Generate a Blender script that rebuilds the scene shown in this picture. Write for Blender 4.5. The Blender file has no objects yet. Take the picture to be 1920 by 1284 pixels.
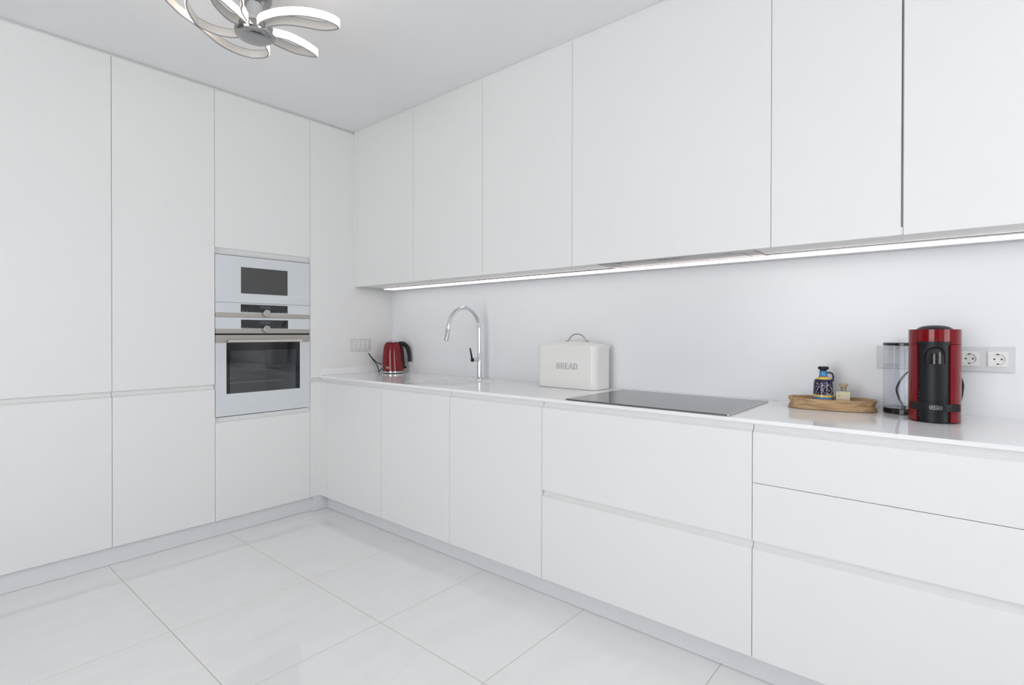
import bpy, bmesh, math, random
from mathutils import Vector, Matrix
random.seed(7)
PI = math.pi

# ------------------------------------------------------------------ camera
SC = bpy.context.scene
COL = SC.collection
F_PX, YAW, PITCH, ROLL, CY = 997.21, math.radians(40.35), math.radians(-0.325), math.radians(0.065), 628.96
fw = Vector((-math.sin(YAW)*math.cos(PITCH), math.cos(YAW)*math.cos(PITCH), math.sin(PITCH)))
rt = Vector((math.cos(YAW), math.sin(YAW), 0)); up = rt.cross(fw)
r2 = rt*math.cos(ROLL)+up*math.sin(ROLL); u2 = up*math.cos(ROLL)-rt*math.sin(ROLL)
cd = bpy.data.cameras.new('camera'); cam = bpy.data.objects.new('camera', cd); COL.objects.link(cam)
cd.sensor_width = 36; cd.lens = F_PX*36/1920; cd.shift_y = -(642-CY)/1920
cd.clip_start = .02
cam.matrix_world = Matrix(((r2.x,u2.x,-fw.x,3.3673),(r2.y,u2.y,-fw.y,-1.9293),(r2.z,u2.z,-fw.z,1.2186),(0,0,0,1)))
SC.camera = cam

# ------------------------------------------------------------------ light
SKY = (0.965, 0.963, 0.995)
w = bpy.data.worlds.new('overcast_sky'); SC.world = w; w.use_nodes = True
bg = w.node_tree.nodes['Background']; bg.inputs[0].default_value = (*SKY, 1); bg.inputs[1].default_value = 6.3
SC.view_settings.view_transform = 'Standard'; SC.view_settings.look = 'None'
SC.view_settings.gamma = 1; SC.view_settings.use_curve_mapping = False
SC.view_settings.exposure = 0.0
# room extents
CEIL = 2.662; XL, XR, YF, YB = -0.62, 5.0, -4.3, 0.605
# windows behind the camera: (wall, a0, a1, z0, z1)
WIN = [('front', 1.4, 3.4, 0.25, 2.50), ('right', -1.5, -0.3, 0.9, 2.40)]
for k, (wl, a0, a1, z0, z1) in enumerate(WIN):
    ld = bpy.data.lights.new('window_daylight_portal', 'AREA'); ld.shape = 'RECTANGLE'
    ld.size = a1-a0; ld.size_y = z1-z0; ld.cycles.is_portal = True
    lo = bpy.data.objects.new('window_daylight_portal', ld); COL.objects.link(lo)
    if wl == 'front':
        lo.location = ((a0+a1)/2, YF-.05, (z0+z1)/2); lo.rotation_euler = (PI/2, 0, PI)
    else:
        lo.location = (XR+.05, (a0+a1)/2, (z0+z1)/2); lo.rotation_euler = (PI/2, 0, -PI/2)
    # area light shines along its local -Z; turn it into the room
    d = Vector((0, 1, 0)) if wl == 'front' else Vector((-1, 0, 0))
    lo.rotation_euler = d.to_track_quat('-Z', 'Z').to_euler()

# ------------------------------------------------------------------ materials
MATS = {}
def mat(name, col, rough=.5, metal=0, spec=.5, noise=0, nscale=20, col2=None, emit=0, emitcol=None, ior=None, coat=0, nrough=0, bump=0, stretch=None):
    m = bpy.data.materials.new(name); m.use_nodes = True
    nt = m.node_tree; b = nt.nodes['Principled BSDF']
    b.inputs['Roughness'].default_value = rough; b.inputs['Metallic'].default_value = metal
    b.inputs['Specular IOR Level'].default_value = spec
    if ior: b.inputs['IOR'].default_value = ior
    if coat: b.inputs['Coat Weight'].default_value = coat; b.inputs['Coat Roughness'].default_value = .04
    tc = nt.nodes.new('ShaderNodeTexCoord'); nz = nt.nodes.new('ShaderNodeTexNoise')
    nz.inputs['Scale'].default_value = nscale; nz.inputs['Detail'].default_value = 4
    if stretch:
        mp = nt.nodes.new('ShaderNodeMapping'); mp.inputs['Scale'].default_value = stretch
        nt.links.new(tc.outputs['Object'], mp.inputs[0]); nt.links.new(mp.outputs[0], nz.inputs['Vector'])
    else:
        nt.links.new(tc.outputs['Object'], nz.inputs['Vector'])
    mx = nt.nodes.new('ShaderNodeMix'); mx.data_type = 'RGBA'
    c2 = col2 if col2 else tuple(max(0, c*(1-noise)) for c in col)
    mx.inputs[6].default_value = (*col, 1); mx.inputs[7].default_value = (*c2, 1)
    nt.links.new(nz.outputs['Fac'], mx.inputs[0]); nt.links.new(mx.outputs[2], b.inputs['Base Color'])
    if nrough:
        mr = nt.nodes.new('ShaderNodeMapRange'); mr.inputs[3].default_value = rough-nrough; mr.inputs[4].default_value = rough+nrough
        nt.links.new(nz.outputs['Fac'], mr.inputs[0]); nt.links.new(mr.outputs[0], b.inputs['Roughness'])
    if bump:
        bp = nt.nodes.new('ShaderNodeBump'); bp.inputs['Strength'].default_value = bump; bp.inputs['Distance'].default_value = .002
        nt.links.new(nz.outputs['Fac'], bp.inputs['Height']); nt.links.new(bp.outputs[0], b.inputs['Normal'])
    if emit:
        b.inputs['Emission Color'].default_value = (*(emitcol or col), 1); b.inputs['Emission Strength'].default_value = emit
    MATS[name] = m
    return m

def glassy(name, tint=(.95,.97,.97), ior=1.45, rough=.02):
    """thin clear sheet: see-through with a Fresnel reflection"""
    m = bpy.data.materials.new(name); m.use_nodes = True; nt = m.node_tree
    for n in list(nt.nodes):
        if n.type == 'BSDF_PRINCIPLED': nt.nodes.remove(n)
    out = nt.nodes['Material Output']
    tr = nt.nodes.new('ShaderNodeBsdfTransparent'); tr.inputs[0].default_value = (*tint, 1)
    gl = nt.nodes.new('ShaderNodeBsdfGlossy'); gl.inputs['Roughness'].default_value = rough
    fr = nt.nodes.new('ShaderNodeFresnel'); geo = nt.nodes.new('ShaderNodeNewGeometry'); mi = nt.nodes.new('ShaderNodeMapRange')
    mi.inputs[3].default_value = ior; mi.inputs[4].default_value = 1/ior   # same reflection seen from either side of the sheet
    nt.links.new(geo.outputs['Backfacing'], mi.inputs[0]); nt.links.new(mi.outputs[0], fr.inputs[0])
    mx = nt.nodes.new('ShaderNodeMixShader')
    nt.links.new(fr.outputs[0], mx.inputs[0]); nt.links.new(tr.outputs[0], mx.inputs[1]); nt.links.new(gl.outputs[0], mx.inputs[2])
    nt.links.new(mx.outputs[0], out.inputs[0]); MATS[name] = m
    return m

mat('cabinet_lacquer', (.83,.83,.82), .42, spec=.35, noise=.012, nscale=3)
mat('carcass_white', (.84,.84,.83), .6, spec=.3, noise=.02)
mat('wall_paint', (.84,.84,.84), .7, spec=.2, noise=.015, nscale=4)
mat('wall_low_bounce', (.42,.41,.40), .7, spec=.2, noise=.05, nscale=4)  # unseen walls, toned dark to cut bounce light on the tall fronts
mat('ceiling_paint', (.87,.87,.87), .8, spec=.1, noise=.015, nscale=4)
mat('splashback_glass', (.85,.86,.88), .3, spec=.4, noise=.01, nscale=2)
mat('quartz_white', (.92,.92,.93), .10, spec=.6, noise=.02, nscale=160)
mat('sink_white', (.93,.93,.93), .3, spec=.4, noise=.01)
mat('plinth_white', (.76,.77,.79), .45, spec=.35, noise=.02)
mat('grout', (.60,.56,.48), .85, noise=.1, nscale=60)
mat('steel_brushed', (.50,.475,.44), .32, 1, noise=.12, nscale=40, stretch=(1,1,30))
mat('chrome', (.70,.71,.72), .06, 1, noise=.02)
mat('nickel', (.55,.53,.50), .25, 1, noise=.05)
mat('aluminium', (.66,.66,.67), .35, 1, noise=.05)
mat('white_glass', (.69,.72,.75), .06, spec=.5, noise=.01)
mat('black_glass', (.012,.012,.015), .04, spec=.55, noise=.1)
mat('hob_glass', (.085,.09,.10), .08, spec=.5, ior=2.9, noise=.2, nscale=200)
mat('mw_window', (.07,.07,.07), .06, spec=.5, noise=.1)
mat('oven_enamel', (.34,.35,.36), .35, spec=.5, noise=.1)
mat('black_plastic', (.010,.010,.011), .42, spec=.3, noise=.15)
mat('black_gloss', (.012,.011,.011), .14, spec=.55, noise=.1)
mat('black_satin', (.010,.0115,.0145), .38, spec=.28, noise=.1)
mat('dark_gap', (.12,.12,.13), .3, spec=.5, noise=.1)
mat('display_grey', (.06,.065,.075), .1, spec=.5, noise=.1)
mat('symbol_white', (.35,.35,.37), .5, noise=.02)
mat('socket_frame', (.70,.70,.71), .4, noise=.03)
mat('socket_white', (.82,.82,.79), .4, noise=.02)
mat('socket_hole', (.05,.05,.05), .6, noise=.05)
mat('enamel_red', (.20,.0035,.008), .09, spec=.42, noise=.05)
mat('enamel_cream', (.84,.83,.80), .28, spec=.45, noise=.02)
mat('letter_grey', (.36,.37,.40), .6, noise=.05)
mat('letter_white', (.85,.85,.86), .5, noise=.02)
mat('letter_dark', (.06,.01,.012), .5, noise=.05)
mat('badge_silver', (.55,.58,.62), .35, .4, noise=.02)
mat('cable_black', (.015,.015,.017), .45, noise=.1)
mat('cable_grey', (.05,.05,.055), .45, noise=.1)
mat('cork', (.55,.40,.26), .8, noise=.25, nscale=180)
mat('label_paper', (.78,.71,.50), .5, noise=.18, nscale=30)
mat('label_green', (.25,.38,.16), .6, noise=.3, nscale=80)
mat('paint_navy', (.010,.011,.055), .14, spec=.55, noise=.1)
mat('paint_white', (.72,.70,.78), .35, noise=.05)
mat('paint_yellow', (.75,.52,.06), .35, noise=.1)
mat('paint_maroon', (.22,.03,.06), .35, noise=.1)
mat('paint_green', (.07,.16,.07), .35, noise=.1)
mat('lamp_diffuser', (.9,.85,.8), .5, emit=2.6, emitcol=(1, .88, .78))
mat('lamp_white', (.72,.69,.65), .4, spec=.4, noise=.02)
mat('lamp_metal', (.34,.34,.36), .45, spec=.5, noise=.03)
mat('chrome_smoked', (.40,.40,.40), .07, 1, noise=.03)
mat('lamp_stem', (.60,.61,.63), .3, spec=.5, noise=.02)
mat('hood_steel', (.40,.39,.385), .42, 1, noise=.08)
mat('steel_bright', (.80,.76,.71), .3, 1, noise=.08, nscale=40, stretch=(1,30,1))
mat('led_added_glow', (.9,.88,.86), .5, emit=4.5, emitcol=(1, .88, .83))
mat('led_diffuser', (.9,.88,.86), .5, emit=1.03, emitcol=(1, .965, .94))
mat('window_frame_grey', (.75,.75,.75), .4, noise=.02)
glassy('clear_plastic', (.93,.94,.96))
glassy('clear_glass', (.90,.93,.91))
glassy('window_pane', (.97,.98,.98))
glassy('oven_glass', (.74,.76,.78), ior=1.75)

def tile_material():
    m = bpy.data.materials.new('marble_tile'); m.use_nodes = True; nt = m.node_tree; b = nt.nodes['Principled BSDF']
    geo = nt.nodes.new('ShaderNodeNewGeometry'); mp = nt.nodes.new('ShaderNodeMapping')
    mp.inputs['Scale'].default_value = (1.6, .55, 1); mp.inputs['Rotation'].default_value = (0, 0, .25)
    nz = nt.nodes.new('ShaderNodeTexNoise'); nz.inputs['Scale'].default_value = 2.2; nz.inputs['Detail'].default_value = 8; nz.inputs['Distortion'].default_value = 1.2
    cr = nt.nodes.new('ShaderNodeValToRGB'); e = cr.color_ramp.elements
    e[0].position = .42; e[0].color = (.90,.90,.895,1); e[1].position = .62; e[1].color = (.90,.90,.895,1)
    v = cr.color_ramp.elements.new(.505); v.color = (.882,.88,.872,1)
    nt.links.new(geo.outputs['Position'], mp.inputs[0]); nt.links.new(mp.outputs[0], nz.inputs['Vector'])
    nt.links.new(nz.outputs['Fac'], cr.inputs[0]); nt.links.new(cr.outputs[0], b.inputs['Base Color'])
    b.inputs['Roughness'].default_value = .04; b.inputs['Specular IOR Level'].default_value = .5
    MATS['marble_tile'] = m
tile_material()

def wood_material():
    m = bpy.data.materials.new('mango_wood'); m.use_nodes = True; nt = m.node_tree; b = nt.nodes['Principled BSDF']
    tc = nt.nodes.new('ShaderNodeTexCoord'); mp = nt.nodes.new('ShaderNodeMapping'); mp.inputs['Scale'].default_value = (6, 40, 60)
    nz = nt.nodes.new('ShaderNodeTexNoise'); nz.inputs['Scale'].default_value = 2; nz.inputs['Detail'].default_value = 6; nz.inputs['Distortion'].default_value = .8
    cr = nt.nodes.new('ShaderNodeValToRGB'); e = cr.color_ramp.elements
    e[0].position = .3; e[0].color = (.29,.17,.08,1); e[1].position = .68; e[1].color = (.56,.38,.20,1)
    nt.links.new(tc.outputs['Object'], mp.inputs[0]); nt.links.new(mp.outputs[0], nz.inputs['Vector'])
    nt.links.new(nz.outputs['Fac'], cr.inputs[0]); nt.links.new(cr.outputs[0], b.inputs['Base Color'])
    bp = nt.nodes.new('ShaderNodeBump'); bp.inputs['Strength'].default_value = .25; bp.inputs['Distance'].default_value = .002
    nt.links.new(nz.outputs['Fac'], bp.inputs['Height']); nt.links.new(bp.outputs[0], b.inputs['Normal'])
    b.inputs['Roughness'].default_value = .6; MATS['mango_wood'] = m
wood_material()

def jug_material():
    """painted bands round the jug, by height above its foot"""
    m = bpy.data.materials.new('painted_ceramic'); m.use_nodes = True; nt = m.node_tree; b = nt.nodes['Principled BSDF']
    tc = nt.nodes.new('ShaderNodeTexCoord'); sp = nt.nodes.new('ShaderNodeSeparateXYZ'); dv = nt.nodes.new('ShaderNodeMath')
    dv.operation = 'DIVIDE'; dv.inputs[1].default_value = .14
    cr = nt.nodes.new('ShaderNodeValToRGB'); cr.color_ramp.interpolation = 'CONSTANT'
    navy, yel, blu, red = (.010,.011,.055,1), (.78,.55,.10,1), (.055,.26,.50,1), (.36,.015,.02,1)
    stops = [(0, red), (.19, blu), (.245, yel), (.305, navy), (.735, yel), (.80, red), (.815, blu)]
    el = cr.color_ramp.elements
    el[0].position = 0; el[0].color = stops[0][1]; el[1].position = stops[1][0]; el[1].color = stops[1][1]
    for p, c in stops[2:]:
        x = el.new(p); x.color = c
    nt.links.new(tc.outputs['Object'], sp.inputs[0]); nt.links.new(sp.outputs['Z'], dv.inputs[0])
    nt.links.new(dv.outputs[0], cr.inputs[0]); nt.links.new(cr.outputs[0], b.inputs['Base Color'])
    b.inputs['Roughness'].default_value = .15; b.inputs['Specular IOR Level'].default_value = .55; MATS['painted_ceramic'] = m
jug_material()

# ------------------------------------------------------------------ mesh helpers
def NB(): return bmesh.new()
def box(bm, x0, x1, y0, y1, z0, z1, bev=0, seg=2):
    vs = [bm.verts.new(p) for p in ((x0,y0,z0),(x1,y0,z0),(x1,y1,z0),(x0,y1,z0),(x0,y0,z1),(x1,y0,z1),(x1,y1,z1),(x0,y1,z1))]
    fs = [bm.faces.new([vs[i] for i in f]) for f in ((0,3,2,1),(4,5,6,7),(0,1,5,4),(1,2,6,5),(2,3,7,6),(3,0,4,7))]
    if bev:
        es = list({e for f in fs for e in f.edges})
        bmesh.ops.bevel(bm, geom=es, offset=bev, segments=seg, profile=.5, affect='EDGES')
    return bm
def loft(bm, loops, cap0=True, cap1=True, closed=True):
    V = [[bm.verts.new(p) for p in L] for L in loops]
    n = len(V[0])
    for a, b in zip(V, V[1:]):
        for i in range(n if closed else n-1):
            j = (i+1) % n
            try: bm.faces.new((a[i], a[j], b[j], b[i]))
            except ValueError: pass
    if cap0 and closed: bm.faces.new(list(reversed(V[0])))
    if cap1 and closed: bm.faces.new(V[-1])
    return bm
def lathe(bm, prof, cx=0, cy=0, n=48, cap0=True, cap1=True):
    return loft(bm, [[(cx+r*math.cos(2*PI*i/n), cy+r*math.sin(2*PI*i/n), z) for i in range(n)] for r, z in prof], cap0, cap1)
def rrect(hx, hy, r, z, cx=0, cy=0, k=6):
    pts = []
    for (sx, sy, a0) in ((1,1,0),(-1,1,90),(-1,-1,180),(1,-1,270)):
        for i in range(k+1):
            a = math.radians(a0+90*i/k); pts.append((cx+sx*(hx-r)+r*math.cos(a), cy+sy*(hy-r)+r*math.sin(a), z))
    return pts
def smooth_path(pts, sub=8):
    P = [Vector(p) for p in pts]; out = []
    for i in range(len(P)-1):
        p0 = P[max(i-1,0)]; p1 = P[i]; p2 = P[i+1]; p3 = P[min(i+2,len(P)-1)]
        for s in range(sub):
            t = s/sub
            out.append(.5*((2*p1)+(p2-p0)*t+(2*p0-5*p1+4*p2-p3)*t*t+(3*p1-p0-3*p2+p3)*t**3))
    out.append(P[-1]); return out
def tube(bm, pts, r, n=12, sub=8, smooth=True, cap=True, flat=1.0):
    P = smooth_path(pts, sub) if smooth else [Vector(p) for p in pts]
    rr = r if callable(r) else (lambda t: r)
    up0 = Vector((0,0,1)); loops = []; prev = None
    for i, p in enumerate(P):
        t = (P[min(i+1,len(P)-1)]-P[max(i-1,0)]).normalized()
        if prev is None:
            a = t.cross(up0)
            if a.length < .1: a = t.cross(Vector((1,0,0)))
            a.normalize()
        else:
            a = (prev-t*prev.dot(t)); a.normalize()
        prev = a; b = t.cross(a); q = rr(i/(len(P)-1))
        loops.append([p+a*q*math.cos(2*PI*k/n)+b*q*flat*math.sin(2*PI*k/n) for k in range(n)])
    return loft(bm, loops, cap, cap)
def prism(bm, poly, axis, a0, a1):
    """poly: list of 2D points; axis 'x': (y,z), 'y': (x,z), 'z': (x,y)"""
    f = {'x': lambda p, a: (a, p[0], p[1]), 'y': lambda p, a: (p[0], a, p[1]), 'z': lambda p, a: (p[0], p[1], a)}[axis]
    return loft(bm, [[f(p, a0) for p in poly], [f(p, a1) for p in poly]])

ORI = {}
def obj(name, bm, m, parent=None, local=False, smooth=None, label=None):
    bmesh.ops.recalc_face_normals(bm, faces=bm.faces[:])
    if parent is not None and not local:
        bmesh.ops.translate(bm, verts=bm.verts[:], vec=-ORI[parent.name])
    me = bpy.data.meshes.new(name); bm.to_mesh(me); bm.free()
    me.materials.append(MATS[m] if isinstance(m, str) else m)
    if smooth is not None:
        me.shade_smooth()
        if smooth > 0: me.set_sharp_from_angle(angle=math.radians(smooth))
    o = bpy.data.objects.new(name, me); COL.objects.link(o)
    if parent is not None: o.parent = parent; ORI[o.name] = ORI[parent.name]
    else: ORI[o.name] = Vector((0,0,0))
    if label: o['label'] = label
    return o
def tag(o, label, cat, group=None):
    o['label'] = label; o['category'] = cat
    if group: o['group'] = group
    return o
def thing(name, label, cat, loc, rotz=0, group=None):
    o = bpy.data.objects.new(name, None); COL.objects.link(o); o.location = loc; o.rotation_euler = (0,0,rotz)
    o.empty_display_size = .1; ORI[o.name] = Vector(loc)
    return tag(o, label, cat, group)
def struct(name, bm, m, smooth=None):
    o = obj(name, bm, m, smooth=smooth); o['kind'] = 'structure'; return o
def text_bm(s, size, extrude=.0003):
    """letters as a bmesh in the XZ plane, centred, facing -Y"""
    cu = bpy.data.curves.new('lettering', 'FONT'); cu.body = s; cu.size = size; cu.extrude = extrude; cu.align_x = 'CENTER'; cu.align_y = 'CENTER'
    cu.resolution_u = 3
    o = bpy.data.objects.new('lettering', cu); COL.objects.link(o)
    bpy.context.view_layer.update()
    me = bpy.data.meshes.new_from_object(o.evaluated_get(bpy.context.evaluated_depsgraph_get()))
    bpy.data.objects.remove(o); bpy.data.curves.remove(cu)
    bm = NB(); bm.from_mesh(me); bpy.data.meshes.remove(me)
    for v in bm.verts: v.co = Vector((v.co.x, -v.co.z, v.co.y))
    return bm
def bend(bm, R, cx, cy, z, ang=-PI/2):
    """wrap an XZ-plane bmesh (facing -Y) round a vertical cylinder; ang = direction it faces"""
    for v in bm.verts:
        a = ang+v.co.x/R; r = R-v.co.y
        v.co = Vector((cx+r*math.cos(a), cy+r*math.sin(a), z+v.co.z))
    return bm

# ------------------------------------------------------------------ room shell
def wall_with_holes(name, axis, pos, thick, a0, a1, z0, z1, holes, m):
    bm = NB()
    def seg(p0, p1, q0, q1):
        if p1-p0 < 1e-4 or q1-q0 < 1e-4: return
        if axis == 'y': box(bm, p0, p1, pos, pos+thick, q0, q1)
        else: box(bm, pos, pos+thick, p0, p1, q0, q1)
    x = a0
    for (h0, h1, g0, g1) in sorted(holes):
        seg(x, h0, z0, z1); seg(h0, h1, z0, g0); seg(h0, h1, g1, z1); x = h1
    seg(x, a1, z0, z1)
    return struct(name, bm, m)
wall_with_holes('wall_back', 'y', YB, .12, XL-.12, XR+.12, -.02, CEIL, [], 'splashback_glass')
wall_with_holes('wall_left', 'x', XL-.12, .12, YF, YB, -.02, CEIL, [], 'wall_low_bounce')
wall_with_holes('wall_front', 'y', YF-.12, .12, XL-.12, XR+.12, -.02, CEIL, [t[1:] for t in WIN if t[0] == 'front'], 'wall_low_bounce')
wall_with_holes('wall_right', 'x', XR, .12, YF, YB, -.02, CEIL, [t[1:] for t in WIN if t[0] == 'right'], 'wall_paint')
struct('ceiling', box(NB(), XL-.12, XR+.12, YF-.12, YB+.12, CEIL, CEIL+.12), 'ceiling_paint')
for k, (wl, a0, a1, z0, z1) in enumerate(WIN):
    def fr(bm, p0, p1, q0, q1, d0=.03, d1=.09):
        if wl == 'front': box(bm, p0, p1, YF-d1, YF-d0, q0, q1)
        else: box(bm, XR+d0, XR+d1, p0, p1, q0, q1)
        return bm
    bm = NB(); t = .05
    fr(bm, a0, a0+t, z0, z1); fr(bm, a1-t, a1, z0, z1); fr(bm, a0+t, a1-t, z0, z0+t); fr(bm, a0+t, a1-t, z1-t, z1)
    mid = (a0+a1)/2; fr(bm, mid-.035, mid+.035, z0+t, z1-t)
    wf = struct('window_%d' % (k+1), bm, 'window_frame_grey')
    obj('pane', fr(NB(), a0+t, mid-.035, z0+t, z1-t, .057, .063), 'window_pane', wf)
    obj('pane', fr(NB(), mid+.035, a1-t, z0+t, z1-t, .057, .063), 'window_pane', wf)

# floor: grout bed and marble tiles laid on it
fl = struct('floor', box(NB(), XL-.12, XR+.12, YF-.12, YB+.12, -.05, -.0007), 'grout')
TP = .5935; g = .0016
gx = [-.30]+[.911+TP*i for i in range(8)]; gy = [.602]+[-.588-TP*j for j in range(7)]
meshes = {}
for x0, x1 in zip(gx, gx[1:]):
    for y1, y0 in zip(gy, gy[1:]):
        key = (round(x1-x0, 3), round(y1-y0, 3)); c_ = ((x0+x1)/2, (y0+y1)/2, 0)
        if key not in meshes:
            hx, hy = (x1-x0)/2-g, (y1-y0)/2-g
            o = obj('tile', box(NB(), -hx, hx, -hy, hy, -.010, 0, bev=.0006, seg=1), 'marble_tile', fl, local=True); meshes[key] = o.data
        else:
            o = bpy.data.objects.new('tile', meshes[key]); COL.objects.link(o); o.parent = fl
        o.location = c_

# plinths
struct('baseboard_left', box(NB(), -.045, -.0285, -1.80, -.0513, .0015, .0985), 'plinth_white')
struct('baseboard_corner', box(NB(), -.045, -.001, -.0510, .071, .0015, .0985), 'plinth_white')
struct('baseboard_back', box(NB(), .0005, 3.78, .0545, .071, .0015, .0985), 'plinth_white')

# ------------------------------------------------------------------ cabinets
Z0, ZTOP, ZW0, ZW1 = .100, 2.6485, .9076, .921
TH = .022
def scoop(z1):
    """finger-pull cut into a front's top edge: (depth, z) from the face back to the top"""
    return [(0, z1-.030), (.0012, z1-.0285), (.0070, z1-.0255), (.0130, z1-.0205), (.0170, z1-.012), (.0185, z1)]
def scoop_low(z0):
    return [(.0185, z0), (.0170, z0+.012), (.0130, z0+.0205), (.0070, z0+.0255), (.0012, z0+.0285), (0, z0+.030)]
def front_profile(z0, z1, top=False, low=False):
    """closed (depth, z) outline of a door or drawer front"""
    p = scoop_low(z0) if low else [(.0008, z0), (0, z0+.0008)]
    p = p + (scoop(z1) if top else [(0, z1-.0008), (.0008, z1)])
    return p+[(TH, z1), (TH, z0)]
def front_y(name, parent, x0, x1, z0, z1, yf=0, **k):   # facing -Y
    return obj(name, prism(NB(), [(yf+d, z) for d, z in front_profile(z0, z1, **k)], 'x', x0, x1), 'cabinet_lacquer', parent)
def front_x(name, parent, y0, y1, z0, z1, xf=0, **k):   # facing +X
    return obj(name, prism(NB(), [(xf-d, z) for d, z in front_profile(z0, z1, **k)], 'y', y0, y1), 'cabinet_lacquer', parent)
def carcass_y(parent, x0, x1, y0, y1, z0, z1, top=True, t=.016):
    bm = NB(); box(bm, x0, x0+t, y0, y1, z0, z1); box(bm, x1-t, x1, y0, y1, z0, z1); box(bm, x0+t, x1-t, y0, y1, z0, z0+t)
    box(bm, x0+t, x1-t, y1-.008, y1, z0+t, z1)
    if top: box(bm, x0+t, x1-t, y0, y1-.008, z1-t, z1)
    return obj('carcass', bm, 'carcass_white', parent)
def carcass_x(parent, x0, x1, y0, y1, z0, z1, shelves=(), t=.016):
    bm = NB(); box(bm, x0, x1, y0, y0+t, z0, z1); box(bm, x0, x1, y1-t, y1, z0, z1)
    box(bm, x0, x1, y0+t, y1-t, z0, z0+t); box(bm, x0, x1, y0+t, y1-t, z1-t, z1); box(bm, x0, x0+.008, y0+t, y1-t, z0+t, z1-t)
    for s in shelves: box(bm, x0+.008, x1, y0+t, y1-t, s, s+t)
    return obj('carcass', bm, 'carcass_white', parent)
G = .0011; GS = .0010
# tall run on the left
for y0, y1, lab in ((-1.773, -1.171, 'tall white handleless larder cupboard at the left edge of the picture'),
                    (-1.171, -.673, 'tall narrow white handleless cupboard just left of the ovens')):
    t = thing('tall_cabinet', lab, 'cabinet', (-.3, (y0+y1)/2, .1), group='tall cupboards on the left')
    carcass_x(t, -.60, -TH-.001, y0+.0005, y1-.0005, Z0, ZTOP, (.9,))
    front_x('door', t, y0+G, y1-G, .9095, ZTOP)
    front_x('door', t, y0+G, y1-G, Z0, .9075, top=True)
y0, y1 = -.673, -.073
t = thing('tall_cabinet', 'tall white oven housing cupboard holding the microwave and the oven', 'cabinet', (-.3, (y0+y1)/2, .1), group='tall cupboards on the left')
carcass_x(t, -.60, -TH-.001, y0+.0005, y1-.0005, Z0, ZTOP, (.692, 1.300-.016, 1.697))
front_x('door', t, y0+G, y1-G, 1.694, ZTOP, low=True)
front_x('door', t, y0+G, y1-G, Z0, .7085, top=True)
# fillers
o = obj('filler_panel', box(NB(), -.020, 0, -.0722, .6045, .9095, ZTOP), 'cabinet_lacquer')
tag(o, 'tall white panel between the ovens and the sink wall, with a double socket on it', 'panel')
t = thing('filler_panel', 'narrow white corner filler below the worktop between oven cupboard and base units', 'panel', (0, 0, .1))
front_x('panel_left', t, -.0722, .0215, Z0, .9075, top=True)
front_y('panel_right', t, -.0215, .0877, Z0, .9075, top=True)
# base units under the worktop
base = [(.088, .693, 'white base unit door in the corner, left of the sink unit'),
        (.693, 1.296, 'white base unit under the sink and tap'),
        (1.296, 1.907, 'white base unit between the sink unit and the hob drawers')]
for x0, x1, lab in base:
    t = thing('base_cabinet', lab, 'cabinet', ((x0+x1)/2, .3, .1), group='base units with doors')
    carcass_y(t, x0+.0005, x1-.0005, TH+.001, .585, Z0, .9065, top=False)
    front_y('door', t, x0+GS, x1-GS, Z0, .9065, top=True)
x0, x1 = 1.907, 2.8145
t = thing('drawer_cabinet', 'white two-drawer base unit under the black hob', 'cabinet', ((x0+x1)/2, .3, .1), group='drawer units')
carcass_y(t, x0+.0005, x1-.0005, TH+.001, .585, Z0, .9065, top=False)
front_y('drawer', t, x0+G, x1-G, .5045, .9065, top=True)
front_y('drawer', t, x0+G, x1-G, Z0, .5030, top=True)
x0, x1 = 2.8145, 3.72
t = thing('drawer_cabinet', 'white three-drawer base unit under the coffee machine at the right edge', 'cabinet', ((x0+x1)/2, .3, .1), group='drawer units')
carcass_y(t, x0+.0005, x1-.0005, TH+.001, .585, Z0, .9065, top=False)
front_y('drawer', t, x0+G, x1-G, .7040, .9065, top=True)
front_y('drawer', t, x0+G, x1-G, .5045, .7022)
front_y('drawer', t, x0+G, x1-G, Z0, .5030, top=True)

# wall cupboards
YU = .264; ZU = 1.5455
o = obj('filler_panel', box(NB(), .0008, .0572, YU, YU+TH, ZU, ZTOP), 'cabinet_lacquer')
tag(o, 'slim white filler strip in the corner beside the first wall cupboard', 'panel')
ups = [(.058, .671, 'leftmost white wall cupboard, in the corner above the kettle'),
       (.671, 1.283, 'white wall cupboard above the tap, second from the corner'),
       (1.283, 1.892, 'white wall cupboard above the bread bin, left of the extractor cupboard'),
       (1.892, 2.803, 'widest white wall cupboard, above the hob and holding the extractor'),
       (2.803, 3.2055, 'narrow white wall cupboard right of the extractor, beside the dark gap'),
       (3.2115, 3.812, 'white wall cupboard at the right edge, beyond the dark gap')]
for k, (x0, x1, lab) in enumerate(ups):
    t = thing('wall_cabinet', lab, 'cabinet', ((x0+x1)/2, .44, ZU), group='wall cupboards')
    carcass_y(t, x0+.0003, x1-.0003, YU+TH+.0003, .603, ZU+.0012, ZTOP, top=True)
    front_y('door', t, x0+GS, x1-(0 if k == 4 else GS), ZU, ZTOP, yf=YU)
    if k == 4:
        obj('edge_strip', box(NB(), x1+.0002, x1+.0040, YU+.003, YU+TH, 1.572, ZTOP), 'dark_gap', t, label='dark strip in the gap beside the door')
        obj('gap_filler', box(NB(), x1+.0042, x1+.0058, YU+.005, YU+TH, 1.572, ZTOP), 'cabinet_lacquer', t)
        obj('gap_filler', box(NB(), x1+.0002, x1+.0058, YU+.0012, .602, ZU+.002, 1.5715), 'cabinet_lacquer', t)
o = obj('cornice_strip', box(NB(), .001, 3.812, YU+.003, YU+.020, ZTOP+.0015, CEIL-.0005), 'cabinet_lacquer')
tag(o, 'thin white strip closing the gap between wall cupboards and ceiling', 'trim')
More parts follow.
